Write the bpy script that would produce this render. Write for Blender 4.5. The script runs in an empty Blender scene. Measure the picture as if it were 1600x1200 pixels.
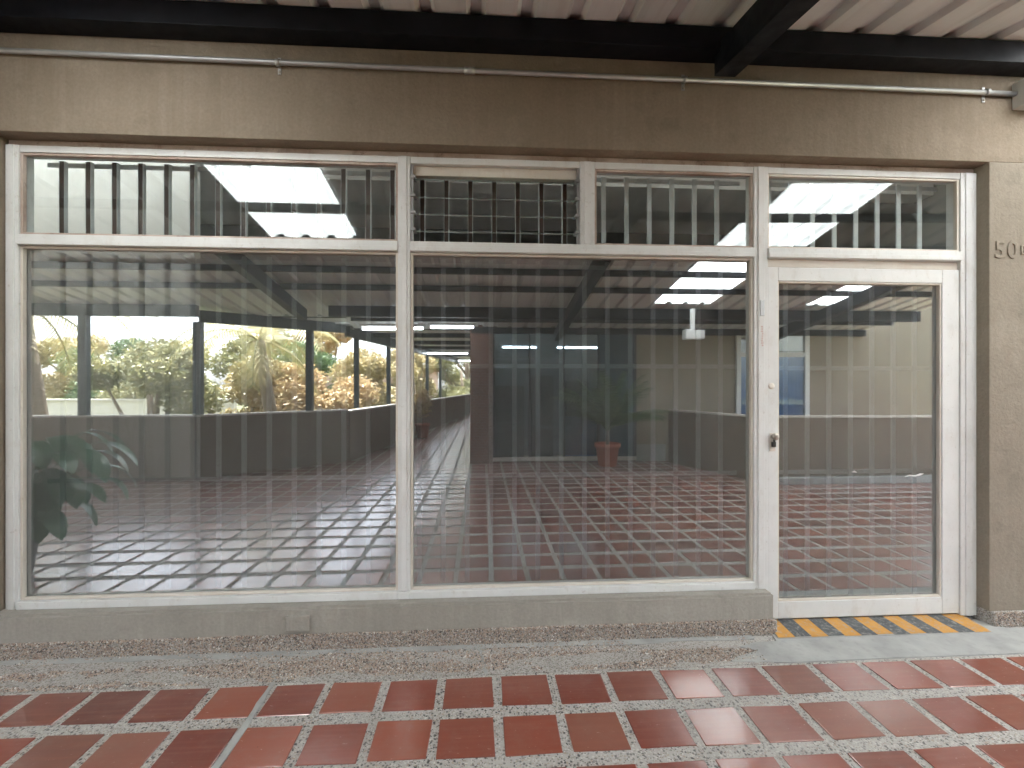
import bpy, bmesh, math, random
from mathutils import Vector, Matrix, noise as mnoise
R = math.radians
random.seed(7)
scene = bpy.context.scene
C = scene.collection

# ------------------------------------------------------------------ camera
cam_d = bpy.data.cameras.new('camera'); cam = bpy.data.objects.new('camera', cam_d); C.objects.link(cam)
cam.location = (0, -2.75, 1.46); cam.rotation_euler = (R(90), 0, R(-3.59))
cam_d.sensor_width = 36; cam_d.lens = 36*740/1600; cam_d.clip_start = .05; cam_d.clip_end = 1500
scene.camera = cam

# ------------------------------------------------------------------ sky and sun
SUN_DIR = Vector((-.05, -.30, 1.0)).normalized()        # towards the sun: high, out over the garden
w = bpy.data.worlds.new('World'); scene.world = w; w.use_nodes = True
nt = w.node_tree
sky = nt.nodes.new('ShaderNodeTexSky'); sky.sky_type = 'NISHITA'; sky.sun_disc = False
sky.sun_elevation = math.asin(SUN_DIR.z); sky.sun_rotation = math.atan2(SUN_DIR.x, SUN_DIR.y)
sky.dust_density = 2.5; sky.air_density = .8
bg = nt.nodes['Background']; bg.inputs['Strength'].default_value = .15
hz = nt.nodes.new('ShaderNodeHueSaturation'); hz.inputs['Saturation'].default_value = .30     # thin milky overcast
nt.links.new(sky.outputs[0], hz.inputs['Color']); nt.links.new(hz.outputs[0], bg.inputs['Color'])
sun_d = bpy.data.lights.new('sun', 'SUN'); sun_d.energy = 5.0; sun_d.angle = R(.53); sun_d.color = (1, .95, .87)
sun = bpy.data.objects.new('sun', sun_d); C.objects.link(sun); sun.location = (0, 0, 30)
sun.rotation_euler = SUN_DIR.to_track_quat('Z', 'Y').to_euler()

vs = scene.view_settings
vs.view_transform = 'Standard'; vs.look = 'None'; vs.gamma = 1; vs.use_curve_mapping = False
vs.exposure = 3.25
scene.render.engine = 'CYCLES'
cy = scene.cycles
cy.max_bounces = 9; cy.diffuse_bounces = 4; cy.glossy_bounces = 5; cy.transmission_bounces = 5
cy.transparent_max_bounces = 24; cy.sample_clamp_indirect = 6.0; cy.caustics_reflective = False; cy.caustics_refractive = False
scene.render.resolution_x = 1024; scene.render.resolution_y = 768

# ------------------------------------------------------------------ materials
class NB:
    """small node-building helper"""
    def __init__(s, name):
        s.m = bpy.data.materials.new(name); s.m.use_nodes = True
        s.t = s.m.node_tree; s.out = s.t.nodes['Material Output']; s.b = s.t.nodes['Principled BSDF']
        s.co = s.n('ShaderNodeTexCoord')
    def n(s, ty, **kw):
        x = s.t.nodes.new(ty)
        for k, v in kw.items():
            if k in x.inputs: x.inputs[k].default_value = v
            else: setattr(x, k, v)
        return x
    def l(s, a, b): s.t.links.new(a, b)
    def vec(s, scale=(1, 1, 1), src='Object', off=None):
        mp = s.n('ShaderNodeMapping'); mp.inputs['Scale'].default_value = scale
        s.l(s.co.outputs[src], mp.inputs['Vector'])
        if off is not None: s.l(off, mp.inputs['Location'])
        return mp.outputs[0]
    def world(s, scale=(1, 1, 1)):
        g = s.n('ShaderNodeNewGeometry'); mp = s.n('ShaderNodeMapping'); mp.inputs['Scale'].default_value = scale
        s.l(g.outputs['Position'], mp.inputs['Vector']); return mp.outputs[0]
    def noise(s, v, scale, detail=6, rough=.6):
        x = s.n('ShaderNodeTexNoise'); x.inputs['Scale'].default_value = scale
        x.inputs['Detail'].default_value = detail; x.inputs['Roughness'].default_value = rough
        s.l(v, x.inputs['Vector']); return x.outputs['Fac']
    def ramp(s, fac, stops, interp='LINEAR'):
        r = s.n('ShaderNodeValToRGB'); r.color_ramp.interpolation = interp
        el = r.color_ramp.elements
        while len(el) < len(stops): el.new(.5)
        for e, (p, c) in zip(el, stops):
            e.position = p; e.color = (*c, 1) if len(c) == 3 else c
        s.l(fac, r.inputs['Fac']); return r.outputs['Color']
    def mix(s, fac, a, b, mode='MIX'):
        x = s.n('ShaderNodeMix'); x.data_type = 'RGBA'; x.blend_type = mode
        for sock, v in ((x.inputs[0], fac), (x.inputs[6], a), (x.inputs[7], b)):
            if hasattr(v, 'node'): s.l(v, sock)
            else: sock.default_value = v if not isinstance(v, tuple) or len(v) == 4 else (*v, 1)
        return x.outputs[2]
    def rng(s, fac, a, b, c, d):
        x = s.n('ShaderNodeMapRange')
        for i, v in zip((1, 2, 3, 4), (a, b, c, d)): x.inputs[i].default_value = v
        s.l(fac, x.inputs[0]); return x.outputs[0]
    def bump(s, h, strength=.3, dist=.01):
        x = s.n('ShaderNodeBump'); x.inputs['Strength'].default_value = strength; x.inputs['Distance'].default_value = dist
        s.l(h, x.inputs['Height']); s.l(x.outputs[0], s.b.inputs['Normal']); return x.outputs[0]
    def set(s, **kw):
        names = dict(col='Base Color', rough='Roughness', metal='Metallic', spec='Specular IOR Level', coat='Coat Weight')
        for k, v in kw.items():
            i = s.b.inputs[names[k]]
            if hasattr(v, 'node'): s.l(v, i)
            else: i.default_value = (*v, 1) if isinstance(v, tuple) else v
        return s
M = {}

def m_plaster(name, a, b, c):
    k = NB(name); v = k.world()
    big = k.noise(v, 1.3, 5); fine = k.noise(v, 60, 4)
    streak = k.noise(k.world((22, 22, .9)), 1.0, 6)
    col = k.ramp(big, [(.3, a), (.7, b)])
    mod = k.rng(k.noise(k.world((1, 1, 2.2)), 2.1, 4), .38, .66, .15, 1.0)
    sm = k.n('ShaderNodeMath', operation='MULTIPLY'); k.l(k.rng(streak, .42, .75, 0, .8), sm.inputs[0]); k.l(mod, sm.inputs[1])
    col = k.mix(sm.outputs[0], col, (*c, 1))
    blot = k.noise(v, 4.5, 7, .68)
    col = k.mix(k.rng(blot, .56, .76, 0, .6), col, (*[x*.66 for x in a], 1))
    col = k.mix(k.rng(k.noise(v, 3.1, 6, .6), .58, .74, 0, .45), col, (*[min(1, x*1.12) for x in c], 1))
    col = k.mix(k.rng(fine, .35, .7, 0, .30), col, (*[x*.72 for x in a], 1))
    k.set(col=col, rough=.88, spec=.25)
    h = k.mix(.35, k.noise(v, 26, 5), fine)
    k.bump(h, .7, .008); M[name] = k.m
m_plaster('plaster', (.215, .174, .130), (.265, .219, .168), (.30, .256, .205))
m_plaster('plaster_pier', (.235, .205, .164), (.285, .25, .203), (.32, .285, .238))  # greyer plaster, also lifted paler for the stronger light on the pier
m_plaster('plaster_far', (.29, .25, .195), (.34, .295, .23), (.33, .285, .225))
m_plaster('plinth', (.30, .283, .25), (.37, .352, .315), (.43, .412, .372))
m_plaster('parapet', (.20, .165, .13), (.25, .21, .165), (.24, .205, .17))

def m_paint(name, a, b, dirt, rough=.42, dirtmax=.5):
    k = NB(name); v = k.world()
    n1 = k.noise(v, 3.2, 6); n2 = k.noise(v, 34, 6, .7)
    col = k.ramp(n1, [(.35, a), (.68, b)])
    col = k.mix(k.rng(n2, .60, .74, 0, dirtmax), col, (*dirt, 1))
    n3 = k.noise(k.world((5, 5, 2.4)), 2.0, 8, .72)
    col = k.mix(k.rng(n3, .52, .74, 0, dirtmax*.7), col, (*[x*1.25 for x in dirt], 1))
    k.set(col=col, rough=rough, spec=.4)
    k.bump(k.noise(v, 90, 4), .22, .002); M[name] = k.m
m_paint('white_paint', (.64, .655, .65), (.72, .73, .725), (.36, .32, .27), dirtmax=.55)
m_paint('cream_paint', (.62, .57, .50), (.70, .66, .60), (.40, .30, .24))
m_paint('peeling_paint', (.34, .25, .20), (.58, .50, .45), (.10, .05, .04), .6, .95)
m_paint('bar_paint', (.52, .55, .57), (.62, .645, .66), (.30, .24, .20), .45)
m_paint('brown_paint', (.035, .018, .014), (.055, .028, .022), (.12, .07, .05), .5)
m_paint('interior_white', (.80, .79, .76), (.86, .85, .82), (.5, .48, .44), .7)
m_paint('interior_grey', (.20, .215, .205), (.25, .26, .25), (.16, .17, .165), .8)
m_paint('interior_floor', (.17, .15, .13), (.22, .19, .17), (.12, .1, .09), .5)
m_paint('grey_plastic', (.48, .49, .49), (.55, .56, .56), (.35, .35, .34), .5)
m_paint('white_plastic', (.72, .73, .74), (.78, .78, .78), (.5, .5, .5), .35)
m_paint('blue_paint', (.03, .10, .26), (.04, .14, .33), (.02, .06, .16), .45)
m_paint('blue_door_paint', (.022, .055, .075), (.03, .075, .10), (.02, .04, .055), .3)
m_paint('blue_curtain', (.035, .13, .36), (.06, .19, .46), (.03, .09, .22), .8)
m_paint('coping', (.55, .52, .47), (.65, .62, .57), (.35, .32, .28), .75)
m_paint('pale_wall', (.66, .62, .55), (.74, .71, .65), (.5, .46, .4), .85)
m_paint('terracotta', (.36, .105, .055), (.44, .14, .08), (.24, .10, .07), .75)
m_paint('soil', (.05, .035, .025), (.08, .055, .04), (.03, .02, .015), .95)
m_paint('trunk', (.16, .12, .085), (.24, .19, .14), (.08, .06, .045), .9)
m_paint('rubber', (.015, .015, .016), (.022, .022, .022), (.05, .05, .05), .6)

def m_steel(name, a, b, rough=.45, metal=0.):
    k = NB(name); v = k.world(); n1 = k.noise(v, 5, 6)
    k.set(col=k.ramp(n1, [(.35, a), (.7, b)]), rough=k.rng(k.noise(v, 14, 4), .3, .7, rough-.1, rough+.12), metal=metal)
    if name == 'navy_steel': k.set(spec=.18)
    M[name] = k.m
m_steel('navy_steel', (.005, .006, .009), (.010, .012, .017), .5)
m_steel('teal_steel', (.030, .046, .055), (.05, .068, .078), .45)
m_steel('galvanised', (.34, .345, .35), (.46, .465, .47), .42, .6)
m_steel('lock_metal', (.30, .27, .23), (.5, .48, .44), .3, .9)
m_steel('dark_frame', (.02, .022, .024), (.035, .037, .04), .4)

k = NB('roof_sheet'); v = k.world()
st = k.noise(k.world((14, .7, 1)), 1.0, 6)
col = k.ramp(k.noise(v, 1.1, 5), [(.3, (.66, .70, .71)), (.7, (.76, .79, .80))])
k.set(col=k.mix(k.rng(st, .48, .75, 0, .55), col, (.52, .525, .52, 1)), rough=.5, spec=.35); M['roof_sheet'] = k.m

k = NB('skylight')
tr = k.n('ShaderNodeBsdfTranslucent'); df = k.n('ShaderNodeBsdfDiffuse'); mx = k.n('ShaderNodeMixShader')
stc = k.ramp(k.noise(k.world((9, .5, 1)), 1.0, 6), [(.35, (.66, .70, .72)), (.7, (.84, .87, .88))])
k.l(stc, tr.inputs['Color']); k.l(stc, df.inputs['Color']); mx.inputs[0].default_value = .3
k.l(tr.outputs[0], mx.inputs[1]); k.l(df.outputs[0], mx.inputs[2]); k.l(mx.outputs[0], k.out.inputs['Surface']); M['skylight'] = k.m

def m_glass(name, refl, tint, dirt, wob):
    """coated pane: part mirror, part see-through, thin dust film; every ray sees the same thing"""
    k = NB(name)
    gl = k.n('ShaderNodeBsdfGlossy'); gl.inputs['Roughness'].default_value = .012; gl.inputs['Color'].default_value = (.93, .97, .98, 1)
    tp = k.n('ShaderNodeBsdfTransparent'); tp.inputs['Color'].default_value = (*tint, 1)
    df = k.n('ShaderNodeBsdfDiffuse'); df.inputs['Color'].default_value = (.50, .51, .51, 1)
    h = k.noise(k.world((2.6, 1, 1.1)), 1.0, 2, .4)
    bp = k.n('ShaderNodeBump'); bp.inputs['Strength'].default_value = wob; bp.inputs['Distance'].default_value = .01
    k.l(h, bp.inputs['Height']); k.l(bp.outputs[0], gl.inputs['Normal'])
    lw = k.n('ShaderNodeLayerWeight'); lw.inputs['Blend'].default_value = .5      # Schlick term, the same on both faces
    pw = k.n('ShaderNodeMath', operation='POWER'); pw.inputs[1].default_value = 5; k.l(lw.outputs['Facing'], pw.inputs[0])
    fac = k.n('ShaderNodeMath', operation='MULTIPLY_ADD'); fac.inputs[1].default_value = .95-refl; fac.inputs[2].default_value = .042+refl; fac.use_clamp = True
    k.l(pw.outputs[0], fac.inputs[0])
    m1 = k.n('ShaderNodeMixShader'); k.l(fac.outputs[0], m1.inputs[0]); k.l(tp.outputs[0], m1.inputs[1]); k.l(gl.outputs[0], m1.inputs[2])
    dn = k.mix(.5, k.noise(k.world((34, 34, 1.3)), 1.0, 5, .6), k.noise(k.world((6, 6, 4)), 1.0, 7, .7))
    m2 = k.n('ShaderNodeMixShader'); k.l(k.rng(dn, .35, .8, dirt*.5, dirt*1.7), m2.inputs[0])
    k.l(m1.outputs[0], m2.inputs[1]); k.l(df.outputs[0], m2.inputs[2]); k.l(m2.outputs[0], k.out.inputs['Surface'])
    M[name] = k.m
m_glass('film_glass', .27, (.78, .80, .81), .055, .016)
m_glass('clear_glass', .02, (.93, .95, .94), .02, .003)
m_glass('louvre_glass', .02, (.82, .90, .86), .22, .003)
m_glass('shop_glass', .03, (.62, .70, .74), .01, .004)

def m_tile(name, rnd):
    k = NB(name)
    if rnd == 'obj': r = k.n('ShaderNodeObjectInfo').outputs['Random']
    else: r = k.n('ShaderNodeNewGeometry').outputs['Random Per Island']
    base = k.ramp(r, [(0, (.17, .030, .018)), (.18, (.25, .050, .028)), (.35, (.115, .028, .022)), (.55, (.31, .078, .043)), (.75, (.18, .033, .020)), (.9, (.27, .095, .062)), (1, (.14, .048, .037))])
    v = k.world((2.2, 44, 1)); v2 = k.world()
    st = k.noise(v, 1.0, 4, .5); bl = k.noise(v2, 5, 2, .4)
    col = k.mix(k.rng(st, .45, .8, 0, .55), base, (.30, .105, .066, 1))
    col = k.mix(k.rng(bl, .45, .9, 0, .22), col, (.30, .15, .11, 1))
    pit = k.n('ShaderNodeTexVoronoi'); pit.inputs['Scale'].default_value = 42; k.l(v2, pit.inputs['Vector'])
    pm = k.rng(pit.outputs['Distance'], .05, .11, 1, 0)
    rare = k.rng(k.noise(v2, 6, 2), .62, .66, 0, 1)
    ml = k.n('ShaderNodeMath', operation='MULTIPLY'); k.l(pm, ml.inputs[0]); k.l(rare, ml.inputs[1])
    col = k.mix(ml.outputs[0], col, (.05, .02, .015, 1))
    col = k.mix(k.rng(k.noise(v2, 11, 8, .78), .48, .74, 0, .26), col, (.27, .185, .15, 1))
    k.set(col=col, rough=.36, spec=.5, coat=1.0)
    sc = k.noise(k.world((1, 2.5, 1)), 30, 7, .75)
    k.l(k.rng(sc, .35, .70, .12, .30), k.b.inputs['Coat Roughness']); k.l(k.rng(k.noise(v2, 3.3, 6, .7), .35, .7, 1.0, .72), k.b.inputs['Coat Weight'])
    k.b.inputs['Coat IOR'].default_value = 2.1; k.b.inputs['Coat Roughness'].default_value = .16
    k.bump(k.noise(v2, 7, 4), .04, .004); M[name] = k.m
m_tile('tile', 'obj'); m_tile('tile_far', 'isl')

def m_agg(name, stops, scale, bumpd):
    k = NB(name); v = k.world()
    vo = k.n('ShaderNodeTexVoronoi'); vo.inputs['Scale'].default_value = scale; k.l(v, vo.inputs['Vector'])
    sep = k.n('ShaderNodeSeparateColor'); k.l(vo.outputs['Color'], sep.inputs[0])
    col = k.ramp(sep.outputs[0], stops, 'CONSTANT')
    edge = k.rng(vo.outputs['Distance'], .30, .60, 0, 1)
    col = k.mix(edge, col, (.40, .385, .36, 1))
    vo2 = k.n('ShaderNodeTexVoronoi'); vo2.inputs['Scale'].default_value = scale*1.9; k.l(v, vo2.inputs['Vector'])
    sp2 = k.n('ShaderNodeSeparateColor'); k.l(vo2.outputs['Color'], sp2.inputs[0])
    c2 = k.ramp(sp2.outputs[0], [(0, (.08, .075, .07)), (.3, (.46, .44, .41)), (.5, (.27, .22, .18)), (.7, (.56, .54, .51))], 'CONSTANT')
    pick = k.n('ShaderNodeMath', operation='GREATER_THAN'); pick.inputs[1].default_value = .52; k.l(sp2.outputs[1], pick.inputs[0])
    inn = k.n('ShaderNodeMath', operation='MULTIPLY'); k.l(k.rng(vo2.outputs['Distance'], .35, .55, 1, 0), inn.inputs[0]); k.l(pick.outputs[0], inn.inputs[1])
    col = k.mix(inn.outputs[0], col, c2)
    col = k.mix(k.rng(k.noise(v, 2.2, 5), .42, .72, 0, .5), col, (.46, .445, .42, 1))
    col = k.mix(k.rng(k.noise(v, 5.0, 5), .56, .75, 0, .45), col, (.28, .26, .235, 1))
    k.set(col=col, rough=.8, spec=.3)
    k.bump(k.rng(vo.outputs['Distance'], 0, .6, 1, 0), .7, bumpd); M[name] = k.m
m_agg('terrazzo', [(0, (.055, .055, .06)), (.2, (.40, .38, .35)), (.42, (.30, .28, .25)), (.56, (.52, .50, .47)), (.74, (.36, .30, .25)), (.86, (.10, .098, .095))], 82, .004)
m_agg('gravel_bed', [(0, (.16, .14, .12)), (.25, (.34, .31, .28)), (.5, (.27, .22, .19)), (.75, (.36, .345, .32))], 90, .006)

k = NB('pebble'); r = k.n('ShaderNodeNewGeometry').outputs['Random Per Island']
k.set(col=k.ramp(r, [(0, (.10, .09, .085)), (.14, (.38, .30, .24)), (.32, (.50, .40, .32)), (.48, (.30, .21, .17)), (.63, (.50, .47, .43)), (.76, (.40, .33, .28)), (.86, (.19, .16, .14)), (.95, (.70, .68, .64))], 'CONSTANT'), rough=.6); M['pebble'] = k.m

k = NB('cement'); v = k.world()
col = k.ramp(k.noise(v, 5, 7), [(.3, (.29, .295, .285)), (.7, (.42, .425, .41))])
col = k.mix(k.rng(k.noise(v, 28, 6), .55, .75, 0, .5), col, (.24, .24, .23, 1))
k.set(col=col, rough=.85); k.bump(k.noise(v, 18, 6), .5, .008); M['cement'] = k.m

def m_stripe(name, a, b):
    k = NB(name); v = k.world()
    col = k.ramp(k.noise(v, 14, 6), [(.3, a), (.7, b)])
    wear = k.rng(k.noise(v, 38, 8, .8), .50, .66, 0, .85)
    k.set(col=k.mix(wear, col, (.34, .33, .30, 1)), rough=.7); k.bump(k.noise(v, 60, 5), .4, .004); M[name] = k.m
m_stripe('yellow_paint', (.46, .22, .04), (.58, .30, .065))
m_stripe('black_paint', (.055, .062, .070), (.10, .108, .115))

k = NB('brick'); bt = k.n('ShaderNodeTexBrick')
bt.inputs['Scale'].default_value = 5; bt.inputs['Color1'].default_value = (.14, .06, .045, 1); bt.inputs['Color2'].default_value = (.19, .085, .06, 1)
bt.inputs['Mortar'].default_value = (.2, .17, .15, 1)
mp = k.n('ShaderNodeMapping'); mp.inputs['Rotation'].default_value = (R(90), 0, 0); g = k.n('ShaderNodeNewGeometry')
k.l(g.outputs['Position'], mp.inputs['Vector']); k.l(mp.outputs[0], bt.inputs['Vector'])
k.set(col=bt.outputs['Color'], rough=.85); M['brick'] = k.m

def m_leaf(name, stops, rough=.45):
    k = NB(name); r = k.n('ShaderNodeNewGeometry').outputs['Random Per Island']
    col = k.ramp(r, stops); k.set(col=col, rough=rough, spec=.4)
    tl = k.n('ShaderNodeBsdfTranslucent'); k.l(col, tl.inputs['Color'])
    mx = k.n('ShaderNodeMixShader'); mx.inputs[0].default_value = .25
    k.l(k.b.outputs[0], mx.inputs[1]); k.l(tl.outputs[0], mx.inputs[2]); k.l(mx.outputs[0], k.out.inputs['Surface']); M[name] = k.m
m_leaf('leaf_yellow', [(0, (.28, .24, .11)), (.5, (.42, .35, .17)), (1, (.52, .42, .24))])
m_leaf('leaf_olive', [(0, (.14, .15, .07)), (.5, (.24, .24, .11)), (1, (.34, .31, .16))])
m_leaf('leaf_green', [(0, (.05, .10, .035)), (.5, (.085, .15, .05)), (1, (.13, .19, .07))])
m_leaf('leaf_orange', [(0, (.42, .29, .16)), (.5, (.52, .39, .22)), (1, (.48, .40, .22))])
m_leaf('leaf_dark', [(0, (.035, .11, .060)), (1, (.075, .17, .085))], .30)
m_leaf('palm_leaf', [(0, (.20, .20, .08)), (.5, (.30, .28, .11)), (1, (.42, .34, .16))])
k = NB('ground'); v = k.world(); k.set(col=k.ramp(k.noise(v, .4, 6), [(.3, (.07, .09, .035)), (.7, (.16, .15, .08))]), rough=.95); M['ground'] = k.m
def m_emit(name, col, st):
    k = NB(name); e = k.n('ShaderNodeEmission'); e.inputs['Color'].default_value = (*col, 1); e.inputs['Strength'].default_value = st
    k.l(e.outputs[0], k.out.inputs['Surface']); M[name] = k.m
m_emit('tube_glow', (.93, .97, 1), 5.0)

# ------------------------------------------------------------------ mesh helpers
def link(name, me, mat, parent=None):
    o = bpy.data.objects.new(name, me); C.objects.link(o)
    for mm in (mat if isinstance(mat, (list, tuple)) else [mat]):
        if mm: me.materials.append(M[mm])
    if parent: o.parent = parent
    return o
def bm_box(bm, x0, x1, y0, y1, z0, z1, bev=0, mi=0):
    r = bmesh.ops.create_cube(bm, size=1)
    vs_ = r['verts']
    for v in vs_:
        v.co = Vector((x0+(v.co.x+.5)*(x1-x0), y0+(v.co.y+.5)*(y1-y0), z0+(v.co.z+.5)*(z1-z0)))
    fs = set(f for v in vs_ for f in v.link_faces)
    for f in fs: f.material_index = mi
    if bev:
        es = list(set(e for v in vs_ for e in v.link_edges))
        bmesh.ops.bevel(bm, geom=es, offset=bev, segments=2, affect='EDGES', profile=.6)
def done(bm, name, mat, parent=None, smooth=False):
    me = bpy.data.meshes.new(name); bm.to_mesh(me); bm.free()
    if smooth:
        for p in me.polygons: p.use_smooth = True
    return link(name, me, mat, parent)
def box(name, x0, x1, y0, y1, z0, z1, mat, parent=None, bev=0):
    bm = bmesh.new(); bm_box(bm, x0, x1, y0, y1, z0, z1, bev); return done(bm, name, mat, parent)
def boxes(name, lst, mat, parent=None, bev=0):
    bm = bmesh.new()
    for b in lst: bm_box(bm, *b[:6], bev, b[6] if len(b) > 6 else 0)
    return done(bm, name, mat, parent)
def prism(name, pts, z0, z1, mat, parent=None):
    n = len(pts); vsx = [(x, y, z0) for x, y in pts]+[(x, y, z1) for x, y in pts]
    fs = [list(range(n))[::-1], list(range(n, 2*n))]+[[i, (i+1) % n, n+(i+1) % n, n+i] for i in range(n)]
    me = bpy.data.meshes.new(name); me.from_pydata(vsx, [], fs)
    bm = bmesh.new(); bm.from_mesh(me); bmesh.ops.recalc_face_normals(bm, faces=bm.faces); bm.to_mesh(me); bm.free()
    return link(name, me, mat, parent)
def bm_tube(bm, pts, rad, seg=12, cap=True):
    pts = [Vector(p) for p in pts]; rings = []
    rads = rad if isinstance(rad, (list, tuple)) else [rad]*len(pts)
    up = Vector((0, 0, 1))
    for i, p in enumerate(pts):
        d = (pts[min(i+1, len(pts)-1)]-pts[max(i-1, 0)]).normalized()
        a = d.cross(up if abs(d.z) < .95 else Vector((1, 0, 0))).normalized(); b = d.cross(a)
        rings.append([bm.verts.new(p+a*math.cos(2*math.pi*j/seg)*rads[i]+b*math.sin(2*math.pi*j/seg)*rads[i]) for j in range(seg)])
    for q in range(len(rings)-1):
        for j in range(seg):
            bm.faces.new((rings[q][j], rings[q][(j+1) % seg], rings[q+1][(j+1) % seg], rings[q+1][j])).smooth = True
    if cap:
        bm.faces.new(rings[0]); bm.faces.new(rings[-1][::-1])
    bmesh.ops.recalc_face_normals(bm, faces=bm.faces)
def tube(name, pts, rad, mat, parent=None, seg=12):
    bm = bmesh.new(); bm_tube(bm, pts, rad, seg); return done(bm, name, mat, parent)
def lathe(name, prof, mat, parent=None, loc=(0, 0, 0), seg=24):
    bm = bmesh.new(); rings = []
    for r, z in prof:
        rings.append([bm.verts.new((loc[0]+r*math.cos(2*math.pi*j/seg), loc[1]+r*math.sin(2*math.pi*j/seg), loc[2]+z)) for j in range(seg)])
    for q in range(len(rings)-1):
        for j in range(seg):
            bm.faces.new((rings[q][j], rings[q][(j+1) % seg], rings[q+1][(j+1) % seg], rings[q+1][j])).smooth = True
    bm.faces.new(rings[0][::-1]); bm.faces.new(rings[-1])
    bmesh.ops.recalc_face_normals(bm, faces=bm.faces); return done(bm, name, mat, parent)
def thing(name, label, cat, loc=(0, 0, 0), group=None):
    o = bpy.data.objects.new(name, None); C.objects.link(o); o.empty_display_size = .2
    return tag(o, label, cat, group)
def tag(o, label, cat, group=None):
    o['label'] = label; o['category'] = cat
    if group: o['group'] = group
    return o
def struct(o): o['kind'] = 'structure'; return o
def wall_seg(name, a, b, t, z0, z1, mat, parent):
    a = Vector((*a, 0)); b = Vector((*b, 0)); d = (b-a).normalized(); n = Vector((-d.y, d.x, 0))*t/2
    return prism(name, [(p.x, p.y) for p in (a-n, b-n, b+n, a+n)], z0, z1, mat, parent)

# ------------------------------------------------------------------ ground and terrace floor
g = struct(box('ground', -300, 300, -400, 120, -3.4, -3.2, 'ground'))
FL = [(-12, .2), (9, .2), (9, -6.3), (-.15, -6.3), (-.15, -22), (-.55, -22), (-1.05, -18), (-2.6, -6.4), (-4.45, -4.92), (-12, -4.92)]
floor = struct(prism('terrace_floor', FL, -.25, 0, 'terrazzo'))

PX, PY, TW, TD = .27, .286, .231, .216
def tile_mesh(name, seed):
    rr = random.Random(seed); bm = bmesh.new(); bm_box(bm, -TW/2, TW/2, -TD/2, TD/2, -.02, .004, .003)
    for v in bm.verts:
        v.co.x += .0025*rr.uniform(-1, 1); v.co.y += .0025*rr.uniform(-1, 1)
    cxs = rr.choice((-1, 1)); cys = rr.choice((-1, 1))
    for v in bm.verts:
        if v.co.x*cxs > TW/2-.012 and v.co.y*cys > TD/2-.012: v.co.x -= cxs*.006*rr.random(); v.co.y -= cys*.006*rr.random(); v.co.z -= .002*rr.random()
    me = bpy.data.meshes.new(name); bm.to_mesh(me); bm.free(); me.materials.append(M['tile']); return me
tmeshes = [tile_mesh('tile', s) for s in range(9)]
def inside(x, y):
    c = False; n = len(FL)
    for i in range(n):
        (x1, y1), (x2, y2) = FL[i], FL[(i+1) % n]
        if (y1 > y) != (y2 > y) and x < (x2-x1)*(y-y1)/(y2-y1)+x1: c = not c
    return c
spots = []
for i in range(-40, 33):
    for j in range(0, 70):
        x = -.18+TW/2+i*PX; y = -.392-TD/2-j*PY
        if all(inside(x+a, y+b) for a in (-.13, .13) for b in (-.13, .13)):
            spots.append((math.hypot(x-.2, (y+.9)*1.25), x, y))
spots.sort(); rt = random.Random(3)
for d_, x, y in spots[:300]:
    o = bpy.data.objects.new('tile', tmeshes[rt.randrange(9)]); C.objects.link(o); o.parent = floor
    o.location = (x+rt.uniform(-.003, .003), y+rt.uniform(-.003, .003), rt.uniform(-.0012, .0012))
    o.rotation_euler = (rt.uniform(-.002, .002), rt.uniform(-.002, .002), rt.uniform(-.010, .010))
vv, ff = [], []
for d_, x, y in spots[300:]:
    b = len(vv); zt = .004+rt.uniform(-.001, .001); tx, ty = rt.uniform(-.0025, .0025), rt.uniform(-.0025, .0025)
    for (a, c) in ((-1, -1), (1, -1), (1, 1), (-1, 1)):
        vv.append((x+a*TW/2, y+c*TD/2, -.01)); 
    for (a, c) in ((-1, -1), (1, -1), (1, 1), (-1, 1)):
        vv.append((x+a*(TW/2-.003), y+c*(TD/2-.003), zt+a*tx*TW/2+c*ty*TD/2))
    ff += [[b+4, b+5, b+6, b+7]]+[[b+i, b+(i+1) % 4, b+4+(i+1) % 4, b+4+i] for i in range(4)]
me = bpy.data.meshes.new('tile_field'); me.from_pydata(vv, [], ff); o = link('tile_field', me, 'tile_far', floor); o['kind'] = 'stuff'

# exposed-aggregate strip along the wall, cement patch, repair seam
box('gravel_strip', -12, 1.52, -.372, -.09, -.02, .004, 'gravel_bed', floor)
rr = random.Random(5)
pp = [(1.30, -.345), (1.36, -.30), (1.50, -.26), (1.42, -.215), (1.53, -.175), (1.66, -.17), (1.70, -.02), (3.05, -.02), (3.12, -.12), (3.6, -.15), (4.6, -.16), (4.6, -.372), (3.2, -.37), (2.2, -.366), (1.6, -.372)]
prism('cement_patch', pp, -.015, .0075, 'cement', floor)
def wavy(name, pts, wdt, z, mat, parent, seed):
    r2 = random.Random(seed); P2 = []
    for (a, b) in zip(pts[:-1], pts[1:]):
        for q in range(7): P2.append(Vector(a).lerp(Vector(b), q/7))
    P2.append(Vector(pts[-1])); L, Rr = [], []
    for p in P2:
        j = r2.uniform(-.006, .006); ww = wdt*r2.uniform(.7, 1.3)/2
        L.append((p.x-ww+j, p.y)); Rr.append((p.x+ww+j, p.y))
    n = len(L)
    vs_ = [(x, y, z) for x, y in L]+[(x, y, z) for x, y in Rr]+[(x, y, -.01) for x, y in L]+[(x, y, -.01) for x, y in Rr]
    fs = []
    for i in range(n-1):
        fs += [[i, n+i, n+i+1, i+1], [2*n+i, i, i+1, 2*n+i+1], [n+i, 3*n+i, 3*n+i+1, n+i+1]]
    me = bpy.data.meshes.new(name); me.from_pydata(vs_, [], fs); return link(name, me, mat, parent)
wavy('repair_seam', [(-1.10, -.11), (-1.07, -.22), (-1.015, -.37), (-1.010, -.9), (-1.010, -1.5)], .024, .0055, 'cement', floor, 2)
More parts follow.
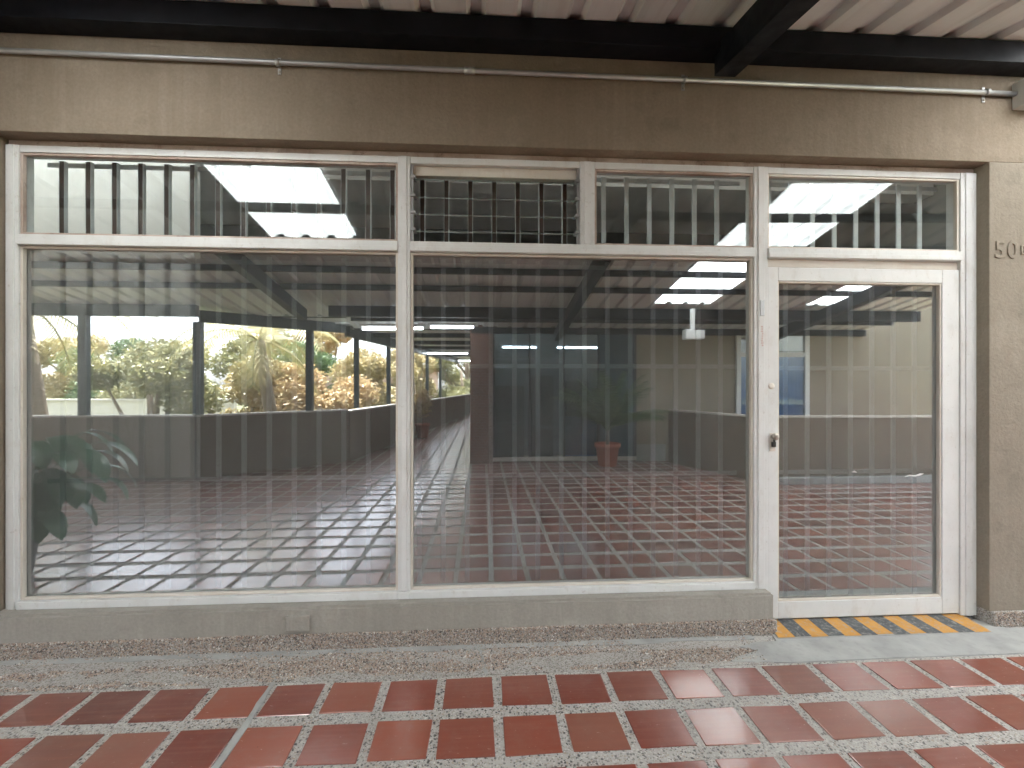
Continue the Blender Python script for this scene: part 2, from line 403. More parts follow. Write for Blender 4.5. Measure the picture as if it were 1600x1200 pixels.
wavy('expansion_gap', [(-.02, -.11), (.0, -.24), (.02, -.37)], .018, .0075, 'cement', floor, 9)

r3 = random.Random(31); up, lo = [], []
for i in range(60):
    x = -4.0+i*(5.55/59); wv = .030+.016*mnoise.noise(Vector((x*2.1, 0, 5)))+.008*r3.uniform(-1, 1)
    up.append((x, -.098)); lo.append((x, -.115-max(.004, wv)))
prism('cement_fillet', up+lo[::-1], -.01, .0078, 'cement', floor)
# pebbles standing out of the strip and of the skirting
def pebbles(name, n, fn, parent, smin=.003, smax=.008, seed=1):
    r2 = random.Random(seed); vs_, fs = [], []
    base = [Vector(q).normalized() for q in ((1, 0, 0), (-1, 0, 0), (0, 1, 0), (0, -1, 0), (0, 0, 1), (0, 0, -1))]
    tri = [(0, 2, 4), (2, 1, 4), (1, 3, 4), (3, 0, 4), (2, 0, 5), (1, 2, 5), (3, 1, 5), (0, 3, 5)]
    for _ in range(n):
        p = fn(r2)
        if p is None: continue
        s = r2.uniform(smin, smax); e = Matrix.Rotation(r2.uniform(0, 6.3), 3, Vector((r2.uniform(-1, 1), r2.uniform(-1, 1), r2.uniform(-1, 1))).normalized())
        sc = (r2.uniform(.7, 1.4), r2.uniform(.6, 1.1), r2.uniform(.5, .9)); b = len(vs_)
        for q in base:
            vs_.append(tuple(Vector(p)+e @ Vector((q.x*sc[0]*s, q.y*sc[1]*s, q.z*sc[2]*s))*r2.uniform(.85, 1.15)))
        fs += [[b+i for i in t] for t in tri]
    me = bpy.data.meshes.new(name); me.from_pydata(vs_, [], fs); o = link(name, me, 'pebble', parent); o['kind'] = 'stuff'
    return o
def f_strip(r):
    x = r.uniform(-2.9, 1.5); y = r.uniform(-.368, -.105)
    if mnoise.noise(Vector((x*1.7, y*9, 3)))+.35*mnoise.noise(Vector((x*9, y*20, 8))) < -.05: return None
    if -.20 < y < -.15 and r.random() < .75: return None
    return (x, y, .004+r.uniform(-.002, .002))
pebbles('strip_pebbles', 36000, f_strip, floor, .003, .0072, 11)

# ------------------------------------------------------------------ the shop with its glazed front
shop = thing('shop_building', 'olive plastered shop front with white framed glazing, louvre panes and glass door', 'building')
WY = -.08
boxes('header_wall', [(-9, 7, WY, .14, 2.80, 3.75)], 'plaster', shop, .004)
box('left_pier', -9, -2.597, WY, .14, 0, 2.80, 'plaster', shop, .004)
box('right_pier', 3.052, 7, WY, .14, .088, 2.80, 'plaster_pier', shop, .006)
# interior shell
box('interior_back_wall', -4.3, 4.3, 3.9, 4.05, 0, 4.6, 'interior_grey', shop)
box('interior_side_wall', -4.45, -4.3, .14, 4.05, 0, 4.6, 'interior_white', shop)
box('interior_side_wall', 4.3, 4.45, .14, 4.05, 0, 4.6, 'interior_grey', shop)
box('interior_floor', -4.3, 4.3, .14, 3.9, -.2, .04, 'interior_floor', shop)
boxes('interior_ceiling', [(-4.45, -4.2, .14, 4.05, 3.62, 3.75), (4.2, 4.45, .14, 4.05, 3.62, 3.75), (-4.2, 4.2, 1.45, 4.05, 3.62, 3.75), (-1.9, -.3, .14, 1.45, 3.62, 3.75), (-.3, 4.2, .7, 1.45, 3.62, 3.75)], 'interior_white', shop)
box('added_skylight', -4.25, -1.85, .05, 1.5, 3.752, 3.754, 'skylight', shop); box('added_skylight', -.3, 4.25, .05, .75, 3.752, 3.754, 'skylight', shop)  # unseen translucent panels added to light the partition and the room
box('interior_beam', -2.0, 4.29, 1.5, 1.72, 3.26, 3.61, 'interior_white', shop)
box('partition', -4.29, -2.19, 1.0, 1.08, .041, 3.5, 'interior_white', shop)
# plinth under the window
bm = bmesh.new(); bm_box(bm, -9, 1.705, -.0835, .13, .084, .233)
es = [e for e in bm.edges if all(v.co.y < 0 and v.co.z > .2 for v in e.verts) or all(v.co.x > 1.7 and v.co.y < 0 for v in e.verts) or all(v.co.x > 1.7 and v.co.z > .2 for v in e.verts)]
bmesh.ops.bevel(bm, geom=es, offset=.014, segments=4, affect='EDGES'); bmesh.ops.subdivide_edges(bm, edges=[e for e in bm.edges if e.calc_length() > 2], cuts=160)
for v in bm.verts:
    if v.co.y < -.03:
        v.co.y += .004*mnoise.noise(v.co*5)+.0025*mnoise.noise(v.co*22); v.co.z += .004*mnoise.noise(v.co*3+Vector((4, 0, 0)))
done(bm, 'plinth', 'plinth', shop)
box('skirting', -9, 1.712, -.101, .12, -.02, .087, 'gravel_bed', shop, .008)
box('skirting', 3.06, 7, -.101, .12, -.02, .09, 'gravel_bed', shop, .008)
def f_skirt(r):
    x = r.uniform(-2.9, 1.70) if r.random() < .86 else r.uniform(3.07, 3.7)
    z = r.uniform(.008, .083)
    if r.random() < .25: return (x, r.uniform(-.105, -.086), .087)
    return (x, -.101+r.uniform(-.002, .002), z)
pebbles('skirting_pebbles', 15000, f_skirt, shop, .003, .0068, 21)
box('cover_plate', -1.070, -.945, -.100, -.078, .108, .192, 'plinth', shop, .005)
# raised house number on the pier
def text(name, s, size, x, z, y, mat, parent, ext=.002, rot=0):
    cu = bpy.data.curves.new(name, 'FONT'); cu.body = s; cu.size = size; cu.extrude = ext; cu.bevel_depth = .002; cu.space_character = 1.12
    t = bpy.data.objects.new(name, cu); C.objects.link(t)
    bpy.context.view_layer.update()
    me = bpy.data.meshes.new_from_object(t.evaluated_get(bpy.context.evaluated_depsgraph_get()))
    bpy.data.objects.remove(t); bpy.data.curves.remove(cu)
    me.transform(Matrix.Translation((x, y, z)) @ Matrix.Rotation(rot, 4, 'Y') @ Matrix.Rotation(R(90), 4, 'X'))
    me.materials.clear(); return link(name, me, mat, parent)
text('numeral', '5', .145, 3.079, 2.222, WY-.003, 'plaster_pier', shop)
text('numeral', '0', .145, 3.162, 2.222, WY-.003, 'plaster_pier', shop)
text('letter', 'B', .075, 3.249, 2.245, WY-.003, 'plaster_pier', shop)

# window: white timber frame
win = bpy.data.objects.new('window', None); C.objects.link(win); win.parent = shop
F0, F1 = -.006, .088           # front and back of the frame
def member(name, x0, x1, z0, z1, parent=win, y0=F0, y1=F1, mat='white_paint', rib=True, vert=None):
    bm = bmesh.new(); bm_box(bm, x0, x1, y0, y1, z0, z1, .003)
    vert = (z1-z0 > x1-x0) if vert is None else vert
    if rib:
        if vert: wq = (x1-x0); bm_box(bm, x0+wq*.27, x1-wq*.27, y0-.007, y0+.004, z0+.0015, z1-.0015, .0025)
        else: wq = (z1-z0); bm_box(bm, x0+.0015, x1-.0015, y0-.007, y0+.004, z0+wq*.05, z1-wq*.52, .0025)
    return done(bm, name, mat, parent)
ZT0, ZT1 = 2.217, 2.277        # transom bar
ZH0, ZH1 = 2.728, 2.765        # head rail
member('jamb', -2.590, -2.524, .232, ZH1)
member('jamb', 2.948, 3.052, .03, ZH1)
for a, b in ((-2.523, -.483), (-.412, .571), (.660, 1.626), (1.714, 2.947)):
    member('head_rail', a, b, ZH0, ZH1, rib=False, y0=-.002)
box('head_bead', -2.59, 3.052, .010, .08, 2.7665, 2.7985, 'peeling_paint', win, .006)
for a, b in ((-2.523, -.483), (-.412, 1.626), (1.714, 2.947)):
    member('transom_bar', a, b, ZT0, ZT1, y0=-.014, vert=False)
member('mullion', -.482, -.413, .276, ZH1)
member('mullion', .572, .659, ZT1+.0005, ZH1)
member('mullion', 1.627, 1.713, .036, ZH1)
member('sill', -2.523, -.483, .234, .274, rib=False, y0=-.020)
member('sill', -.4825, -.4125, .234, .2755, rib=False, y0=-.020)
member('sill', -.412, 1.6265, .234, .274, rib=False, y0=-.020)
box('door_head', 1.714, 2.947, .014, .085, 2.168, 2.216, 'cream_paint', win, .003)
# glazing beads and panes
def glazing(x0, x1, z0, z1, mat, parent, y=.030, bead='cream_paint', bw=.013, pane='pane'):
    for (nm, b) in (('glazing_bead', (x0, x0+bw, z0, z1)), ('glazing_bead', (x1-bw, x1, z0, z1)), ('glazing_bead', (x0+bw, x1-bw, z1-bw, z1)), ('glazing_bead', (x0+bw, x1-bw, z0, z0+bw))):
        box(nm, b[0], b[1], y-.026, y-.001, b[2], b[3], bead, parent, .003)
    return box(pane, x0+.001, x1-.001, y, y+.006, z0+.001, z1-.001, mat, parent)
glazing(-2.523, -.483, .2755, ZT0-.001, 'film_glass', win)
glazing(-.412, 1.626, .2755, ZT0-.001, 'film_glass', win)
glazing(-2.523, -.483, ZT1+.001, ZH0-.001, 'clear_glass', win, bead='peeling_paint')
glazing(.660, 1.626, ZT1+.001, ZH0-.001, 'clear_glass', win, bead='peeling_paint')
tp_ = glazing(1.714, 2.947, ZT1+.001, ZH0-.001, 'clear_glass', win, bead='cream_paint')
tp_.data.transform(Matrix.Translation((2.33, .033, 0)) @ Matrix.Rotation(R(-1.7), 4, 'Z') @ Matrix.Translation((-2.33, -.028, 0)))
# louvre bay: horizontal glass blades in metal side clips
for z in (2.300, 2.351, 2.448, 2.546, 2.651):
    bm = bmesh.new(); bm_box(bm, -.395, .555, -.045, .055, -.003, .003)
    bmesh.ops.rotate(bm, verts=bm.verts, cent=(0, .005, 0), matrix=Matrix.Rotation(R(20), 3, 'X')); bmesh.ops.translate(bm, verts=bm.verts, vec=(0, .035, z))
    if z > 2.31: done(bm, 'louvre_blade', 'louvre_glass', win)
    else: bm.free()
for xa, xb in ((-.412, -.396), (.556, .571)):
    bl = [(xa, xb, .004, .03, ZT1+.001, ZH0-.001)]
    for z in (2.351, 2.448, 2.546, 2.651):
        bl.append((xa-.0 if xa < 0 else xa-.012, xb+.012 if xa < 0 else xb, -.008, .060, z-.008, z+.008))
    boxes('louvre_bracket', bl, 'galvanised', win, .001)
box('louvre_head', -.411, .570, .031, .10, 2.672, 2.7275, 'cream_paint', win, .003)
# small things on the mullion beside the door
box('latch_plate', 1.660, 1.686, -.0165, -.012, 1.868, 1.962, 'galvanised', win, .002)
r2 = random.Random(4); bl = []
for q in range(9):
    z = 1.80-q*.014; bl.append((1.668+r2.uniform(-.003, .003), 1.676+r2.uniform(0, .004), -.0142, -.0130, z, z+.006))
m_paint('red_ink', (.42, .20, .16), (.52, .30, .25), (.6, .5, .45), .6); boxes('ink_mark', bl, 'red_ink', win)

# ------------------------------------------------------------------ glass door
door = bpy.data.objects.new('door', None); C.objects.link(door); door.parent = shop
DX0, DX1, DZ0, DZ1 = 1.7155, 2.9455, .042, 2.166
GX0, GX1, GZ0, GZ1 = 1.781, 2.823, .143, 2.082
box('stile', DX0, GX0, .002, .058, DZ0, DZ1, 'white_paint', door, .004)
box('stile', GX1+.012, DX1, .002, .058, DZ0, DZ1, 'white_paint', door, .004)
box('rail', GX0+.0005, GX1+.0115, .003, .057, GZ1, DZ1-.0005, 'white_paint', door, .004)
box('rail', GX0+.0005, GX1+.0115, .003, .057, DZ0+.0005, GZ0, 'white_paint', door, .004)
glazing(GX0+.0006, GX1+.0114, GZ0+.0005, GZ1-.0005, 'film_glass', door, y=.034, bw=.010)
bm = bmesh.new(); bm_box(bm, 1.728, 1.762, -.002, .003, 1.055, 1.165, .0015); done(bm, 'lock_plate', 'cream_paint', door)
def knob(name, prof, loc, mat, parent):     # turned piece whose axis points out of the door
    o = lathe(name, prof, mat, parent)
    o.data.transform(Matrix.Translation(loc) @ Matrix.Rotation(R(90), 4, 'X')); return o
knob('lock_knob', [(.014, 0), (.016, .012), (.020, .018), (.022, .030), (.018, .036), (.006, .038)], (1.747, 0, 1.145), 'lock_metal', door)
boxes('lock_hasp', [(1.736, 1.758, -.016, -.002, 1.082, 1.112), (1.742, 1.752, -.020, -.010, 1.11, 1.15)], 'rubber', door, .002)
0 and knob('door_knob', [(.012, 0), (.014, .006), (.021, .016), (.023, .026), (.017, .035), (.004, .037)], (1.762, 0, 1.118), 'lock_metal', door)
knob('keyhole_cover', [(.019, 0), (.019, .004), (.015, .007), (.003, .007)], (1.738, .002, 1.448), 'cream_paint', door)
def smear(pts, z0, parent):
    bm = bmesh.new(); up, lo = [], []
    for x, z, t in pts:
        up.append((x, z+t)); lo.append((x, z-t))
    lp = [bm.verts.new((x, .0325, z)) for x, z in up+lo[::-1]]; bm.faces.new(lp)
    r = bmesh.ops.extrude_face_region(bm, geom=bm.faces[:]); bmesh.ops.translate(bm, verts=[e for e in r['geom'] if isinstance(e, bmesh.types.BMVert)], vec=(0, .0013, 0))
    bmesh.ops.recalc_face_normals(bm, faces=bm.faces); done(bm, 'paint_smear', 'white_plastic', parent)
smear([(2.62, .885, .001), (2.65, .892, .004), (2.69, .889, .003), (2.72, .898, .007), (2.745, .902, .001)], 0, door)
smear([(2.275, .917, .001), (2.29, .921, .005), (2.305, .915, .002)], 0, door)

# ------------------------------------------------------------------ painted threshold in front of the door
th = thing('door_threshold', 'sloping door threshold painted in slanted yellow and black warning stripes', 'threshold')
XA, XB, YA, YB = 1.716, 2.962, -.150, .0
bm = bmesh.new()
v8 = [bm.verts.new(q) for q in ((XA-.03, YA, -.01), (XB+.02, YA-.012, -.01), (XB+.0, .06, -.01), (XA, .06, -.01), (XA-.03, YA, .010), (XB+.02, YA-.012, .010), (XB, .06, .036), (XA, .06, .036))]
for f in ((3, 2, 1, 0), (4, 5, 6, 7), (0, 1, 5, 4), (1, 2, 6, 5), (2, 3, 7, 6), (3, 0, 4, 7)): bm.faces.new([v8[i] for i in f])
done(bm, 'ramp', 'cement', th)
def zr(y): return .0118+(.036-.010)*(y-YA)/(.06-YA)
NS = 13; r2 = random.Random(8)
for i in range(NS):
    wv = (XB-XA)/NS; sl = .028
    a0, a1 = XA-.028+i*wv*1.032, XA-.028+(i+1)*wv*1.032-.001     # front edge
    b0, b1 = XA+max(0, i*wv-sl*.0), XA+(i+1)*wv-.001               # door edge
    b0 -= 0 if i == 0 else sl; b1 -= 0 if i == NS-1 else sl
    yb, ya = .012, YA+.004+r2.uniform(-.004, .004)-.012*i/NS
    vs_ = [(a0, ya, zr(ya)), (a1, ya, zr(ya)), (b1, yb, zr(yb)), (b0, yb, zr(yb))]
    vs_ = vs_+[(x, y, z+.0016) for x, y, z in vs_]
    me = bpy.data.meshes.new('stripe'); me.from_pydata(vs_, [], [[0, 1, 2, 3][::-1], [4, 5, 6, 7], [0, 1, 5, 4], [1, 2, 6, 5], [2, 3, 7, 6], [3, 0, 4, 7]])
    link('stripe', me, 'yellow_paint' if i % 2 == 0 else 'black_paint', th)

# ------------------------------------------------------------------ security grilles behind the glass
def grille(label, x0, x1, z0, z1, first, rails, kind, y=.125):
    t = thing('security_grille', label, 'security grille', group='security grilles behind the shop glazing')
    if kind == 'flat':
        bm = bmesh.new(); bm_box(bm, -.014, .014, -.005, .005, z0, z1, .002)
        me = bpy.data.meshes.new('bar'); bm.to_mesh(me); bm.free(); me.materials.append(M['bar_paint'])
    else:                                   # open channel: pale flanges, dark inside
        bm = bmesh.new()
        bm_box(bm, -.0155, -.0125, -.012, .012, z0, z1, 0, 0); bm_box(bm, .0125, .0155, -.012, .012, z0, z1, 0, 0); bm_box(bm, -.0124, .0124, -.010, .004, z0, z1, 0, 1)
        me = bpy.data.meshes.new('bar'); bm.to_mesh(me); bm.free(); me.materials.append(M['bar_paint']); me.materials.append(M['brown_paint'])
    x = first
    while x-.1435 > x0+.02: x -= .1435
    while x < x1-.015:
        o = bpy.data.objects.new('bar', me); C.objects.link(o); o.parent = t; o.location = (x, y, 0); x += .1435
    for z in rails: box('rail', x0, x1, y+.0135, y+.022, z-.013, z+.013, 'bar_paint', t, .002)
    return t
grille('pale security bars behind the large left window pane', -2.5, -.49, .27, 2.21, -1.54, (.9, 2.18), 'flat')
grille('pale security bars behind the large pane beside the glass door', -.40, 1.60, .27, 2.21, .052, (.9, 1.57, 2.18), 'flat')
grille('pale security bars behind the glass of the door', 1.74, 2.93, .08, 2.15, 1.909, (.9, 1.56, 2.12), 'flat')
grille('security bars in the top left clear pane before the white partition', -2.5, -.49, 2.285, 2.735, -2.40, (2.722,), 'chan')
grille('dark brown security bars behind the open glass louvre blades', -.40, .565, 2.285, 2.735, -.359, (2.722,), 'chan')
grille('security bars in the clear pane right of the louvre blades', .665, 1.62, 2.285, 2.735, .745, (2.722,), 'flat')
grille('security bars in the clear pane above the glass door', 1.72, 2.94, 2.285, 2.735, 1.80, (2.722,), 'flat')

# ------------------------------------------------------------------ conduit and boxes on the header wall
cd = thing('conduit', 'long thin galvanised metal conduit clipped along the olive wall above the window', 'conduit')
PYc, PZ = WY-.022, 3.205
tube('pipe', [(-9, PYc, PZ+.012), (-3, PYc, PZ+.006), (0, PYc, PZ), (3.20, PYc, PZ-.004)], .0138, 'galvanised', cd)
for x in (-4.4, -1.108, 1.157, 3.01):
    bm = bmesh.new(); bm_tube(bm, [(x-.011, PYc, PZ), (x+.011, PYc, PZ)], .0185, 14); bm_box(bm, x-.009, x+.009, WY-.004, WY+.002, PZ-.050, PZ+.040, .001)
    o = done(bm, 'clamp', 'galvanised', cd)
    k_ = knob('screw', [(.007, 0), (.006, .004), (.002, .005)], (x, WY-.004, PZ-.038), 'lock_metal', o)
for x in (-.07, ):
    tube('coupling', [(x-.03, PYc, PZ), (x+.03, PYc, PZ)], .0185, 'galvanised', cd)
jb = thing('junction_box', 'small grey junction box at the right end of the conduit', 'junction box')
box('box_body', 3.195, 3.33, WY-.075, WY-.0005, 3.115, 3.27, 'grey_plastic', jb, .006); box('box_lid', 3.19, 3.335, WY-.090, WY-.076, 3.11, 3.275, 'white_plastic', jb, .005)
bk = tag(box('wall_block', -.405, -.362, WY-.03, WY-.0005, 3.325, 3.385, 'plaster', None, .003), 'small olive block fixed to the wall under the dark roof beam', 'bracket')

# ------------------------------------------------------------------ terrace canopy: steel, white sheets, translucent strips, posts
can = thing('terrace_canopy', 'sloping terrace roof of white ribbed sheets on dark steel with translucent strips', 'roof')
Z0, S = 3.478, .165
def zroof(y): return Z0+S*y
def sheet(name, xa, xb, ya, yb, mat, thick=True, lift=0):
    xs = []; x = xa; p = .27; ph = .02
    prof = []; off = math.floor((xa-ph)/p)*p+ph
    marks = []
    q = off
    while q < xb+p:
        marks += [(q, 0), (q+.165, 0), (q+.19, .032), (q+.245, .032)]; q += p
    def zat(xx):
        for (a, za), (b, zb) in zip(marks[:-1], marks[1:]):
            if a <= xx <= b: return za+(zb-za)*(xx-a)/(b-a)
        return 0
    xs = [xa]+[a for a, _ in marks if xa < a < xb]+[xb]
    pr = [(xx, zat(xx)+lift) for xx in xs]; n = len(pr)
    vs_ = []
    for yy in (ya, yb):
        vs_ += [(a, yy, zroof(yy)+b) for a, b in pr]
        if thick: vs_ += [(a, yy, zroof(yy)+b+.0015) for a, b in pr]
    st_ = 2*n if thick else n; fs = []
    for i in range(n-1):
        fs.append([i, st_+i, st_+i+1, i+1])
        if thick: fs.append([n+i+1, st_+n+i+1, st_+n+i, n+i])
    me = bpy.data.meshes.new(name); me.from_pydata(vs_, [], fs); return link(name, me, mat, can)
def sheets(xa, xb, n, yb):
    for i in range(n): sheet('roof_sheet', xa+(xb-xa)*i/n, xa+(xb-xa)*(i+1)/n+.03, .13, yb, 'roof_sheet', lift=.003*(i % 2))
YE, YS = -5.36, -6.05  # eave overhang lengthened to keep a sun stripe off the terrace floor
sheets(-9.5, -2.33, 8, YE)
sheets(-1.38, 2.68, 5, YS)
for i, (xa, xb) in enumerate(((3.61, 4.41), (4.40, 5.21))):  # skylight panels here are added out of view to brighten the right pier
    sheet('skylight', xa, xb, .14, -.75, 'skylight', False); sheet('roof_sheet', xa, xb, -.65, YS, 'roof_sheet', lift=.002)
for i, (xa, xb) in enumerate(((6.05, 6.74), (6.725, 7.4))):  # outer skylights also added out of view, for more light from the right
    sheet('skylight', xa, xb, .14, -2.9, 'skylight', False); sheet('roof_sheet', xa, xb, -2.8, YS, 'roof_sheet', lift=.002)
for xa, xb, y0, y1, ye in ((-2.33, -1.37, -.62, -2.60, YS), (2.69, 3.62, -.62, -4.60, YS), (5.19, 6.06, -3.02, -4.60, YS)):
    sheet('skylight', xa, xb, y0, y1, 'skylight', False)
    if xa == 2.69:
        sheet('roof_sheet', xa-.02, 3.255, .13, y0-.1, 'roof_sheet', lift=.006); sheet('skylight', 3.247, xb, .13, y0-.0, 'skylight', False, .0)
    else: sheet('roof_sheet', xa-.02, xb+.02, .13, y0-.1, 'roof_sheet', lift=.006)
    sheet('roof_sheet', xa-.02, xb+.02, y1+.1, ye, 'roof_sheet', lift=.006)
def purlin(y, x0, x1, wd, h, mat='navy_steel', name='purlin', dz=0):
    zt = zroof(y)-.004-dz; return box(name, x0, x1, y-wd/2, y+wd/2, zt-h, zt, mat, can, .003)
box('wall_beam', -9.5, 7.4, -.205, WY-.001, 3.318, 3.440, 'navy_steel', can, .003)
for y in (-1.1, -1.82, -2.54, -3.26, -3.87): purlin(y, -9.5, 7.4, .06, .075)
purlin(-4.78, -2.4, 7.4, .08, .17); purlin(-5.3, -2.2, 7.4, .06, .08); purlin(-5.92, -.2, 7.4, .10, .11)
box('added_flashing', -9.5, -2.3, -5.375, -5.361, 2.575, 2.66, 'navy_steel', can); box('added_flashing', -2.4, -.22, -6.066, -6.052, 2.46, 2.57, 'navy_steel', can)  # strips added to stop dots of light at the open rib ends
# eave beam follows the parapet
def beam(a, b, z0, z1, wd, name='eave_beam', mat='teal_steel'): return wall_seg(name, a, b, wd, z0, z1, mat, can)
beam((-9.5, -4.80), (-4.4, -4.80), 2.50, 2.676, .10)
beam((-4.38, -4.81), (-2.58, -6.28), 2.42, 2.60, .10)
beam((-2.55, -6.32), (-1.0, -18), 2.36, 2.56, .10)
for x in (-6.9, -2.78, 1.38, 5.5):
    y1 = -4.74 if x < -2.6 else -5.9
    bm = bmesh.new(); v8 = []
    for yy, dz in ((-.13, .0), (y1, 0)):
        zt = zroof(yy)-.079; zb = zt-.165
        for xx, zz in ((x-.06, zb), (x+.06, zb), (x+.06, zt), (x-.06, zt)): v8.append(bm.verts.new((xx, yy, zz)))
    for f in ((0, 1, 2, 3), (7, 6, 5, 4), (0, 4, 5, 1), (1, 5, 6, 2), (2, 6, 7, 3), (3, 7, 4, 0)): bm.faces.new([v8[i] for i in f])
    bmesh.ops.recalc_face_normals(bm, faces=bm.faces); done(bm, 'rafter', 'navy_steel', can)
for x, y, zt in ((-8.4, -4.8, 2.50), (-6.06, -4.8, 2.50), (-4.40, -4.83, 2.42), (-3.08, -5.87, 2.42), (-2.49, -6.75, 2.36), (-2.24, -8.7, 2.36), (-2.0, -10.5, 2.36), (-1.75, -12.4, 2.36), (-1.5, -14.3, 2.36)):
    hw = .055 if y > -6 else .045
    box('post', x-hw, x+hw, y-hw, y+hw, .985, zt-.0005, 'teal_steel', can, .004)
# triangle of roof over the chamfer, corridor ceiling
prism('roof_sheet', [(-2.33, -5.30), (-2.33, -6.35), (-2.70, -6.95), (-3.0, -6.95), (-4.55, -5.35)], 2.595, 2.605, 'roof_sheet', can)  # outer corners pushed out to block sun on the floor by the parapet
prism('corridor_ceiling', [(-2.7, -6.06), (-.16, -6.06), (-.16, -22), (-1.0, -22)], 2.565, 2.60, 'roof_sheet', can)
for y in (-7.6, -9.4, -11.2, -13.0, -14.8): box('corridor_purlin', -2.65+(-y-6)*.12, -.17, y-.04, y+.04, 2.47, 2.564, 'navy_steel', can, .003)

# ------------------------------------------------------------------ parapets
pa = thing('terrace_parapet', 'dark olive parapet wall with pale coping along the open terrace edge', 'parapet')
seg = [(-12, -4.80), (-4.40, -4.80), (-2.57, -6.33), (-1.0, -18), (-.55, -22)]
for i in range(4):
    zt = .985 if i < 2 else .955
    wall_seg('wall', seg[i], seg[i+1], .14, -.3, zt-.03, 'parapet', pa); wall_seg('coping', seg[i], seg[i+1], .185, zt-.0295, zt, 'coping', pa)
pr_ = thing('stairwell_parapet', 'low olive parapet around the stairwell in front of the window with blue curtains', 'parapet')
seg = [(3.52, -5.84), (4.16, -4.02), (8.9, -3.92)]
for i in range(2):
    wall_seg('wall', seg[i], seg[i+1], .12, .001, .955, 'parapet', pr_); wall_seg('coping', seg[i], seg[i+1], .15, .9555, .985, 'coping', pr_)
box('kerb', 4.05, 8.9, -3.86, -3.76, .001, .10, 'cement', pr_, .01)

# ------------------------------------------------------------------ building across the terrace
ob = thing('opposite_building', 'olive building across the terrace with dark shop glazing and a blue curtained window', 'building')
box('pilaster', -.22, .19, -6.3, -5.88, .001, 2.56, 'brick', ob, .004)
box('side_wall', -.15, .10, -22, -6.301, .001, 2.56, 'brick', ob)
box('wall', 2.90, 9.0, -6.3, -5.98, .001, 3.2, 'plaster_far', ob)
box('wall_head', .191, 2.899, -6.3, -5.95, 2.46, 3.2, 'plaster_far', ob)
box('back_wall', -.14, 9, -10, -9.8, 0, 3.2, 'interior_grey', ob)
box('roof_slab', -.14, 9, -10, -6.31, 3.201, 3.3, 'plaster_far', ob)
box('shop_floor', -.14, 9, -10, -6.301, -.2, .02, 'interior_floor', ob)
box('base_course', 2.901, 3.46, -5.979, -5.94, .001, .32, 'cement', ob, .006)
sf = bpy.data.objects.new('shopfront', None); C.objects.link(sf); sf.parent = ob
ys = -5.97
for xa, xb in ((.195, .86), (.90, 1.50), (1.54, 2.16)):
    box('pane', xa, xb, ys-.003, ys+.003, .13, 2.40, 'shop_glass', sf)
for x in (.191, .86, 1.50, 2.16, 2.86): box('mullion', x, x+.039, ys-.03, ys+.03, .1, 2.42, 'dark_frame', sf, .003)
box('head_rail', .191, 2.899, ys-.03, ys+.03, 2.42, 2.459, 'dark_frame', sf, .003); box('sill', .191, 2.899, ys-.04, ys+.04, .03, .0995, 'coping', sf, .004)
box('blue_door', 2.20, 2.859, ys-.02, ys+.02, .1, 2.419, 'blue_door_paint', sf, .004); box('blue_panel', 1.541, 2.15, ys-.10, ys-.06, .1, .85, 'blue_paint', sf, .004)
box('display_cabinet', .24, .80, -6.6, -6.2, .021, 1.42, 'rubber', sf, .01); box('display_cabinet', .95, 1.36, -6.6, -6.2, .021, 1.62, 'rubber', sf, .01); box('display_cabinet', 1.62, 2.05, -6.6, -6.2, .021, 1.52, 'rubber', sf, .01)
wn = bpy.data.objects.new('window', None); C.objects.link(wn); wn.parent = ob
for b in ((4.84, 4.93, .70, 2.55), (6.21, 6.30, .70, 2.55), (5.53, 5.60, .70, 2.55)): box('jamb', b[0], b[1], -5.985, -5.93, b[2], b[3], 'white_paint', wn, .004)
for z in ((2.47, 2.55), (1.98, 2.07), (.70, .78)):
    box('rail', 4.931, 5.529, -5.984, -5.932, z[0], z[1], 'white_paint', wn, .004); box('rail', 5.601, 6.209, -5.984, -5.932, z[0], z[1], 'white_paint', wn, .004)
for a, b in ((4.931, 5.529), (5.601, 6.209)):
    box('pane', a, b, -5.960, -5.955, .781, 1.979, 'clear_glass', wn); box('pane', a, b, -5.960, -5.955, 2.071, 2.469, 'clear_glass', wn)
    bm = bmesh.new(); n = 24
    vs_ = [[bm.verts.new((a+(b-a)*i/n, -5.972+.006*math.sin(i*2.1), z)) for i in range(n+1)] for z in (.781, 1.979)]
    for i in range(n): bm.faces.new((vs_[0][i], vs_[0][i+1], vs_[1][i+1], vs_[1][i])).smooth = True
    done(bm, 'curtain', 'blue_curtain', wn)
    box('blind', a, b, -5.978, -5.970, 2.10 if a > 5.5 else 2.35, 2.468, 'interior_white', wn)

# ------------------------------------------------------------------ lit tubes, hanging lamp
def tubelight(label, xa, xb, y, za, zb):
    t = thing('tube_light', label, 'tube light', group='lit tube lights')
    d = (zb-za)/(xb-xa)
    prism('housing', [(xa-.03, y-.05), (xb+.03, y-.05), (xb+.03, y+.05), (xa-.03, y+.05)], max(za, zb)+.028, max(za, zb)+.065, 'white_plastic', t)
    tube('tube', [(xa, y, za), (xb, y, zb)], .019, 'tube_glow', t)
    for x, z in ((xa, za), (xb, zb)): box('end_cap', x-.015, x+.015, y-.02, y+.02, z-.022, max(za, zb)+.027, 'white_plastic', t, .003)
tubelight('lit white tube light nearest the outer terrace edge', -2.05, -1.0, -5.4, 2.40, 2.415)
tubelight('lit white tube light beside the brick pilaster', -.90, -.14, -5.4, 2.43, 2.44)
tubelight('lit tube light farther down the corridor', -1.75, -.45, -12.2, 2.42, 2.42)
tubelight('faint lit tube light at the far corridor end', -1.0, -.3, -17.0, 2.42, 2.42)
tubelight('lit tube light inside the dark shop behind its left glass pane', .45, 1.25, -8.0, 2.30, 2.30)
